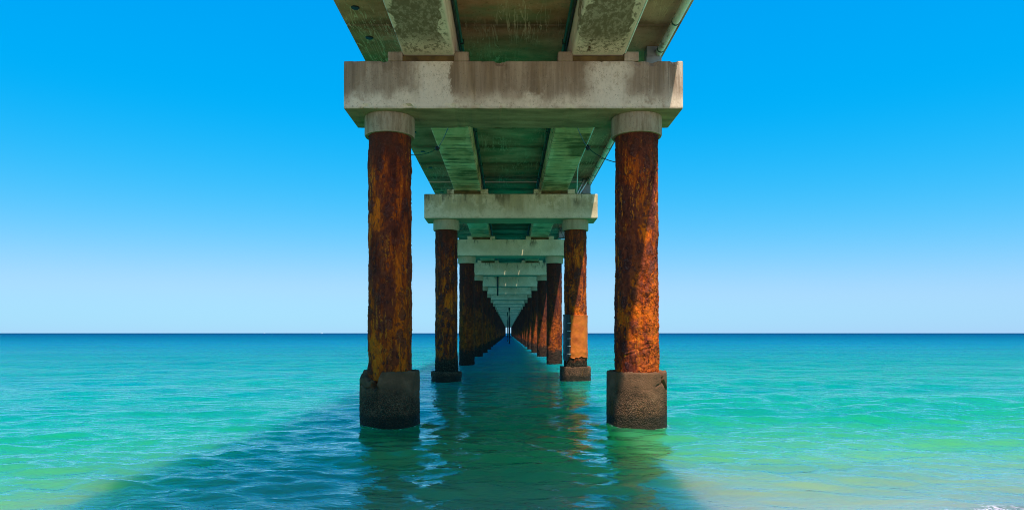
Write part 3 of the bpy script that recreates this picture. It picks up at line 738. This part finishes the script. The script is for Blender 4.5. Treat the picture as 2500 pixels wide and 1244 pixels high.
# ------------------------------------------------------------------ girders
def girder_mesh(L):
    w, h, n = .4575, ZS - ZG - .003, 1
    prof = [(-w + .02, 0), (w - .02, 0), (w, .02), (w, .12), (w - .018, .15), (w - .018, .22), (w, .25), (w, h), (-w, h), (-w, .25), (-w + .018, .22), (-w + .018, .15), (-w, .12), (-w, .02)]
    # extra soffit points so that the arris distance varies across the soffit
    prof = prof[:1] + [(-w * .6, 0), (-w * .3, 0), (0, 0), (w * .3, 0), (w * .6, 0)] + prof[1:]
    m = 12; V = []; E = []
    for i in range(m + 1):
        yy = L * i / m
        for (px, pz) in prof:
            V.append((px, yy, pz)); e = max(0.0, 1 - (abs(px) / w) ** 3)
            E.append(e if pz == 0 else 0.15)
    k = len(prof); F = []
    for i in range(m):
        for j in range(k):
            j2 = (j + 1) % k; F.append((i * k + j, (i + 1) * k + j, (i + 1) * k + j2, i * k + j2))
    F.append(tuple(range(k))); F.append(tuple(reversed(range(m * k, (m + 1) * k))))
    me = bpy.data.meshes.new('girder'); me.from_pydata(V, [], F); me.update()
    bm = bmesh.new(); bm.from_mesh(me); bmesh.ops.recalc_face_normals(bm, faces=bm.faces); bm.to_mesh(me); bm.free()
    set_attr(me, 'edge', E); return me
g_me = girder_mesh(S - .04)
GX = 1.49
for b in range(-1, 9):
    y = Y1 + S * b + CAPD / 2 + .02
    for sgn in (-1, 1):
        side = 'left' if sgn < 0 else 'right'
        if b == -1: lab = f'{side} box girder overhead at the top of the picture, above the nearest bent'
        elif b == 0: lab = f'{side} box girder with green algae between the first and second bents'
        elif b < 17: lab = f'{side} box girder spanning from the {ORD[b]} to the {ORD[b + 1]} bent'
        else: lab = 'box girder hidden deep in the row of caps far along the pier'
        g = link('box_girder', g_me, 'girder', None, (CX + sgn * GX, y, ZG))
        tag(g, lab, 'girder', 'box girders under the deck')

# ------------------------------------------------------------------ deck of crosswise slabs
DW, DT = 3.03, 0.205
def panel_mesh(L, holes=()):
    """slab -DW..DW, 0..L with chamfered lower joints and rectangular slots (x0,x1,y0,y1)"""
    xs = sorted({-DW, DW, *[h[0] for h in holes], *[h[1] for h in holes]}); ys = sorted({0.018, L - .018, *[h[2] for h in holes], *[h[3] for h in holes]})
    bm = bmesh.new()
    def quad(*p):
        bm.faces.new([bm.verts.new(q) for q in p])
    hole = lambda xa, ya: any(h[0] <= xa < h[1] and h[2] <= ya < h[3] for h in holes)
    for i in range(len(xs) - 1):
        for j in range(len(ys) - 1):
            x0, x1, y0, y1 = xs[i], xs[i + 1], ys[j], ys[j + 1]
            if hole(x0, y0):
                quad((x0, y0, 0), (x0, y1, 0), (x0, y1, DT), (x0, y0, DT)); quad((x1, y0, 0), (x1, y0, DT), (x1, y1, DT), (x1, y1, 0))
                quad((x0, y0, 0), (x0, y0, DT), (x1, y0, DT), (x1, y0, 0)); quad((x0, y1, 0), (x1, y1, 0), (x1, y1, DT), (x0, y1, DT))
                continue
            quad((x0, y0, 0), (x0, y1, 0), (x1, y1, 0), (x1, y0, 0))
            quad((x0, y0, DT), (x1, y0, DT), (x1, y1, DT), (x0, y1, DT))
    e = .001; c = .03
    for (ya, yb) in ((.018, e), (L - .018, L - e)):
        quad((-DW, ya, 0), (DW, ya, 0), (DW, yb, c), (-DW, yb, c))
        quad((-DW, yb, c), (DW, yb, c), (DW, yb, DT), (-DW, yb, DT))
        quad((-DW, ya, DT), (DW, ya, DT), (DW, yb, DT), (-DW, yb, DT))
    for x in (-DW, DW):
        quad((x, .018, 0), (x, L - .018, 0), (x, L - .018, DT), (x, .018, DT))
        quad((x, .018, 0), (x, .018, DT), (x, e, DT), (x, e, c)); quad((x, L - .018, 0), (x, L - e, c), (x, L - e, DT), (x, L - .018, DT))
    bmesh.ops.remove_doubles(bm, verts=bm.verts, dist=1e-5); bmesh.ops.recalc_face_normals(bm, faces=bm.faces)
    return bm_mesh(bm, 'deck_panel')
PL = 2.02
deck = empty('pier_deck', (CX, 12.4, ZS), 'long pier deck of crosswise concrete slabs, green with algae underneath', 'pier deck')
std = panel_mesh(PL)
slits = {}
for b, xs_ in ((2, (.99,)), (3, (.03, .99)), (4, (.03, .99)), (5, (.03, .99))):
    yc = Y1 + S * b
    slits[int((yc - .8 - 12.4) // PL)] = [(x - CX - .035, x - CX + .035, yc - .96, yc - .70) for x in xs_]
drain_me = lathe_mesh('drain_hole', [(.002, -.018), (.062, -.018), (.075, -.004), (.075, .02)], 20)
NP = int((Y1 + S * (NB - 1) + 1.6 - 12.4) / PL)
rnd = random.Random(4)
for k in range(-7, NP + 1):
    y0 = k * PL
    if k == 6:                                # expansion slot just beyond the second bent
        a = link('deck_panel', panel_mesh(.73), 'slab', deck, (0, y0, 0))
        a = link('deck_panel', panel_mesh(PL - .73 - .13), 'slab', deck, (0, y0 + .86, 0)); continue
    if k in slits:
        me = panel_mesh(PL, [(h[0], h[1], h[2] - 12.4 - y0, h[3] - 12.4 - y0) for h in slits[k]])
    else: me = std
    p = link('deck_panel', me, 'slab', deck, (0, y0, 0))
    p.location.z += rnd.uniform(-.004, .004)
    if -1 <= k < 12:
        link('drain_hole', drain_me, 'cable', p, (-2.72, .52 if k != -1 else 1.35, 0.0))

# ------------------------------------------------------------------ services under the deck
# pale utility pipe along the right edge
px, pz = 2.93, 7.10
pipe = link('utility_pipe', tube_mesh('utility_pipe', [(px, yy, pz) for yy in np.arange(-8, 160, 6.0)], .066, 16), 'pvc')
tag(pipe, 'pale green pipe running along the right edge of the deck', 'pipe')
ring = tube_mesh('coupling', [(0, -.06, 0), (0, .06, 0)], .080, 16)
cl = tube_mesh('clamp', [(0, -.018, 0), (0, .018, 0)], .074, 14)
hang = box_mesh('hanger', -.012, .012, -.015, .015, .06, ZS - pz - .003, 0.003, 1)
for i in range(26):
    yy = 8.5 + i * 1.15
    c = link('clamp', cl, 'clamp', pipe, (px, yy, pz)); link('hanger', hang, 'clamp', c)
    if i % 3 == 1: link('coupling', ring, 'pvc', pipe, (px, yy + .5, pz))
bx_me = box_mesh('junction_box', -.15, .15, -.16, .16, -.30, .02, .012, 2); lid_me = box_mesh('lid', -.165, .165, -.175, .175, -.325, -.303, .006, 1)
for b in range(3):
    j = link('junction_box', bx_me, 'box', None, (2.83, Y1 + S * b + 1.42, 7.00))
    tag(j, f'grey box on the pipe at the right deck edge behind the {ORD[b]} cap', 'junction box', 'boxes on the pipe')
    link('lid', lid_me, 'clamp', j)
    link('bracket', box_mesh('bracket', -.13, .13, -.13, .13, .021, .23, .004, 1), 'box', j)
# slim conduits tucked beside the inner girder faces
def long_tube(name, x, z, r, mat, label, y0=-8, y1=120):
    o = link(name, tube_mesh(name, [(x, yy, z) for yy in np.arange(y0, y1, 4.0)], r, 10), mat); tag(o, label, 'conduit'); return o
for sgn, side in ((-1, 'left'), (1, 'right')):
    xg = CX + sgn * (GX - .4575)
    o = long_tube('conduit', xg - sgn * .05, ZS - .05, .033, 'conduit', f'dark green conduit along the inner face of the {side} girder')
    o2 = long_tube('conduit', xg - sgn * .028, ZS - .20, .02, 'darkconduit', f'thin black conduit below the green one on the {side} girder')
    sad = box_mesh('saddle', -.045, .045, -.02, .02, -.04, .049, .006, 1)
    for i in range(24): link('saddle', sad, 'darkconduit', o, (xg - sgn * .05, 9.2 + i * 1.9, ZS - .05))
# white conduit clinging to the outer edge of the right girder, then crossing to the second cap
ex = CX + GX + .4575
wc = link('white_conduit', tube_mesh('white_conduit', [(ex + .017, yy, ZG + .03) for yy in np.linspace(5, 19.9, 8)] + [(ex + .03, 20.3, ZG + .02), (ex + .10, 21.1, ZG - .0), (2.33, 23.2, 6.50), (2.36, 23.5, 6.47)], .016, 8), 'white')
tag(wc, 'thin white conduit along the outer edge of the right girder to the second cap', 'conduit')
for i, dx in enumerate((0, .14)):
    q = link('white_tube', tube_mesh('white_tube', [(2.74 + dx, 24.75, ZS - .02), (2.72 + dx, 24.60, ZS - .10), (2.40 + dx * .6, 23.62, 6.50), (2.39 + dx * .6, 23.58, 6.46)], .026, 10), 'white')
    tag(q, ('left' if i == 0 else 'right') + ' one of two slanting white tubes above the second cap', 'tube', 'slanting white tubes')
# black cables slung from the piles to the girders
def sag(a, b, s, n=14):
    a, b = Vector(a), Vector(b); out = []
    for i in range(n + 1):
        t = i / n; p = a.lerp(b, t); p.z -= s * 4 * t * (1 - t); out.append(p)
    return out
ball_me = lathe_mesh('lamp_ball', [(.004, -.065), (.04, -.052), (.060, -.02), (.062, .01), (.045, .04), (.022, .055), (.02, .08)], 18)
for b in range(4):
    y = Y1 + S * b
    for sgn, side in ((-1, 'left'), (1, 'right')):
        bx_, by, bz = CX + sgn * (GX + .47), y + (6.0 if sgn < 0 else 5.6), (ZG - .03 if sgn < 0 else ZG - .12)
        pts = sag((CX + sgn * (PX - .25), y + .9, 5.02 if sgn < 0 else 4.86), (bx_, by, bz), .07) + sag((bx_, by, bz), (CX + sgn * 1.12, y + CAPD + .02, 5.95), .08)[1:]
        c = link('hanging_cable', tube_mesh('hanging_cable', pts, .009, 6), 'cable')
        tag(c, f'thin black cable slung under the {side} girder behind the {ORD[b]} bent', 'cable', 'cables under the deck')
        link('lamp_ball', ball_me, 'cable', c, (bx_, by, bz + .0))
# drain pipe in front of the fifth cap
dp = link('drain_pipe', tube_mesh('drain_pipe', [(-.90, 57.72, 4.8), (-.90, 57.72, 6.2), (-.90, 57.72, ZS - .01)], .07, 12), 'darkconduit')
tag(dp, 'dark vertical drain pipe hanging before the fifth cap', 'drain pipe')
link('flange', tube_mesh('flange', [(-.90, 57.72, ZS - .05), (-.90, 57.72, ZS - .012)], .11, 12), 'darkconduit', dp)
# slender posts standing in the water under the middle of the deck
for (xx, yy, r, lab) in ((.16, 106.0, .14, 'nearer of two slender dark posts in the water under mid deck'), (-.12, 137.5, .11, 'farther of two slender dark posts in the water under mid deck')):
    o = link('slender_post', tube_mesh('slender_post', [(xx + .01 * math.sin(i), yy, zz) for i, zz in enumerate((-1.2, 0, 1.2, 2.6, 4, 5.4, ZS - .02))], [r, r, r * .98, r * .97, r * .96, r * .95, r * .95], 12), 'post')
    tag(o, lab, 'post', 'slender posts under the deck')
    link('post_cap', tube_mesh('post_cap', [(xx, yy, ZS - .10), (xx, yy, ZS - .006)], r * 1.3, 12), 'post', o)
# tiny boats on the horizon
def boat(x, y, k, lab):
    t = empty('motor_boat', (x, y, 0), lab, 'boat', 'boats near the horizon'); t.scale = (k, k, k)
    bm = bmesh.new(); secs = []
    for (yy, w, zt) in ((-3.2, 1.15, .95), (-1.5, 1.3, .95), (.8, 1.25, 1.05), (2.4, .8, 1.2), (3.4, .05, 1.4)):
        secs.append([bm.verts.new(p) for p in ((yy, -w, zt), (yy, -w * .8, -.2), (yy, 0, -.45), (yy, w * .8, -.2), (yy, w, zt))])
    for a, b in zip(secs[:-1], secs[1:]):
        for i in range(4): bm.faces.new((a[i], a[i + 1], b[i + 1], b[i]))
        bm.faces.new((a[4], a[0], b[0], b[4]))
    bm.faces.new(secs[0]); bm.faces.new(list(reversed(secs[-1]))); bmesh.ops.recalc_face_normals(bm, faces=bm.faces)
    link('hull', bm_mesh(bm, 'hull'), 'boat', t)
    c = link('cabin', box_mesh('cabin', -1.2, 1.2, -.85, .85, .98, 2.7, .12, 2), 'boat', t)
    link('window', box_mesh('window', -.9, .9, -.87, -.852, 1.7, 2.3, 0, 1), 'glass', c)
    link('mast', tube_mesh('mast', [(-.2, 0, 2.7), (-.2, 0, 5.2)], .05, 6), 'boat', t)
boat(-765, 2800, 1.25, 'tiny white boat on the horizon nearest the left pile')
boat(-1250, 3500, 0.9, 'tinier white boat on the horizon farther left')
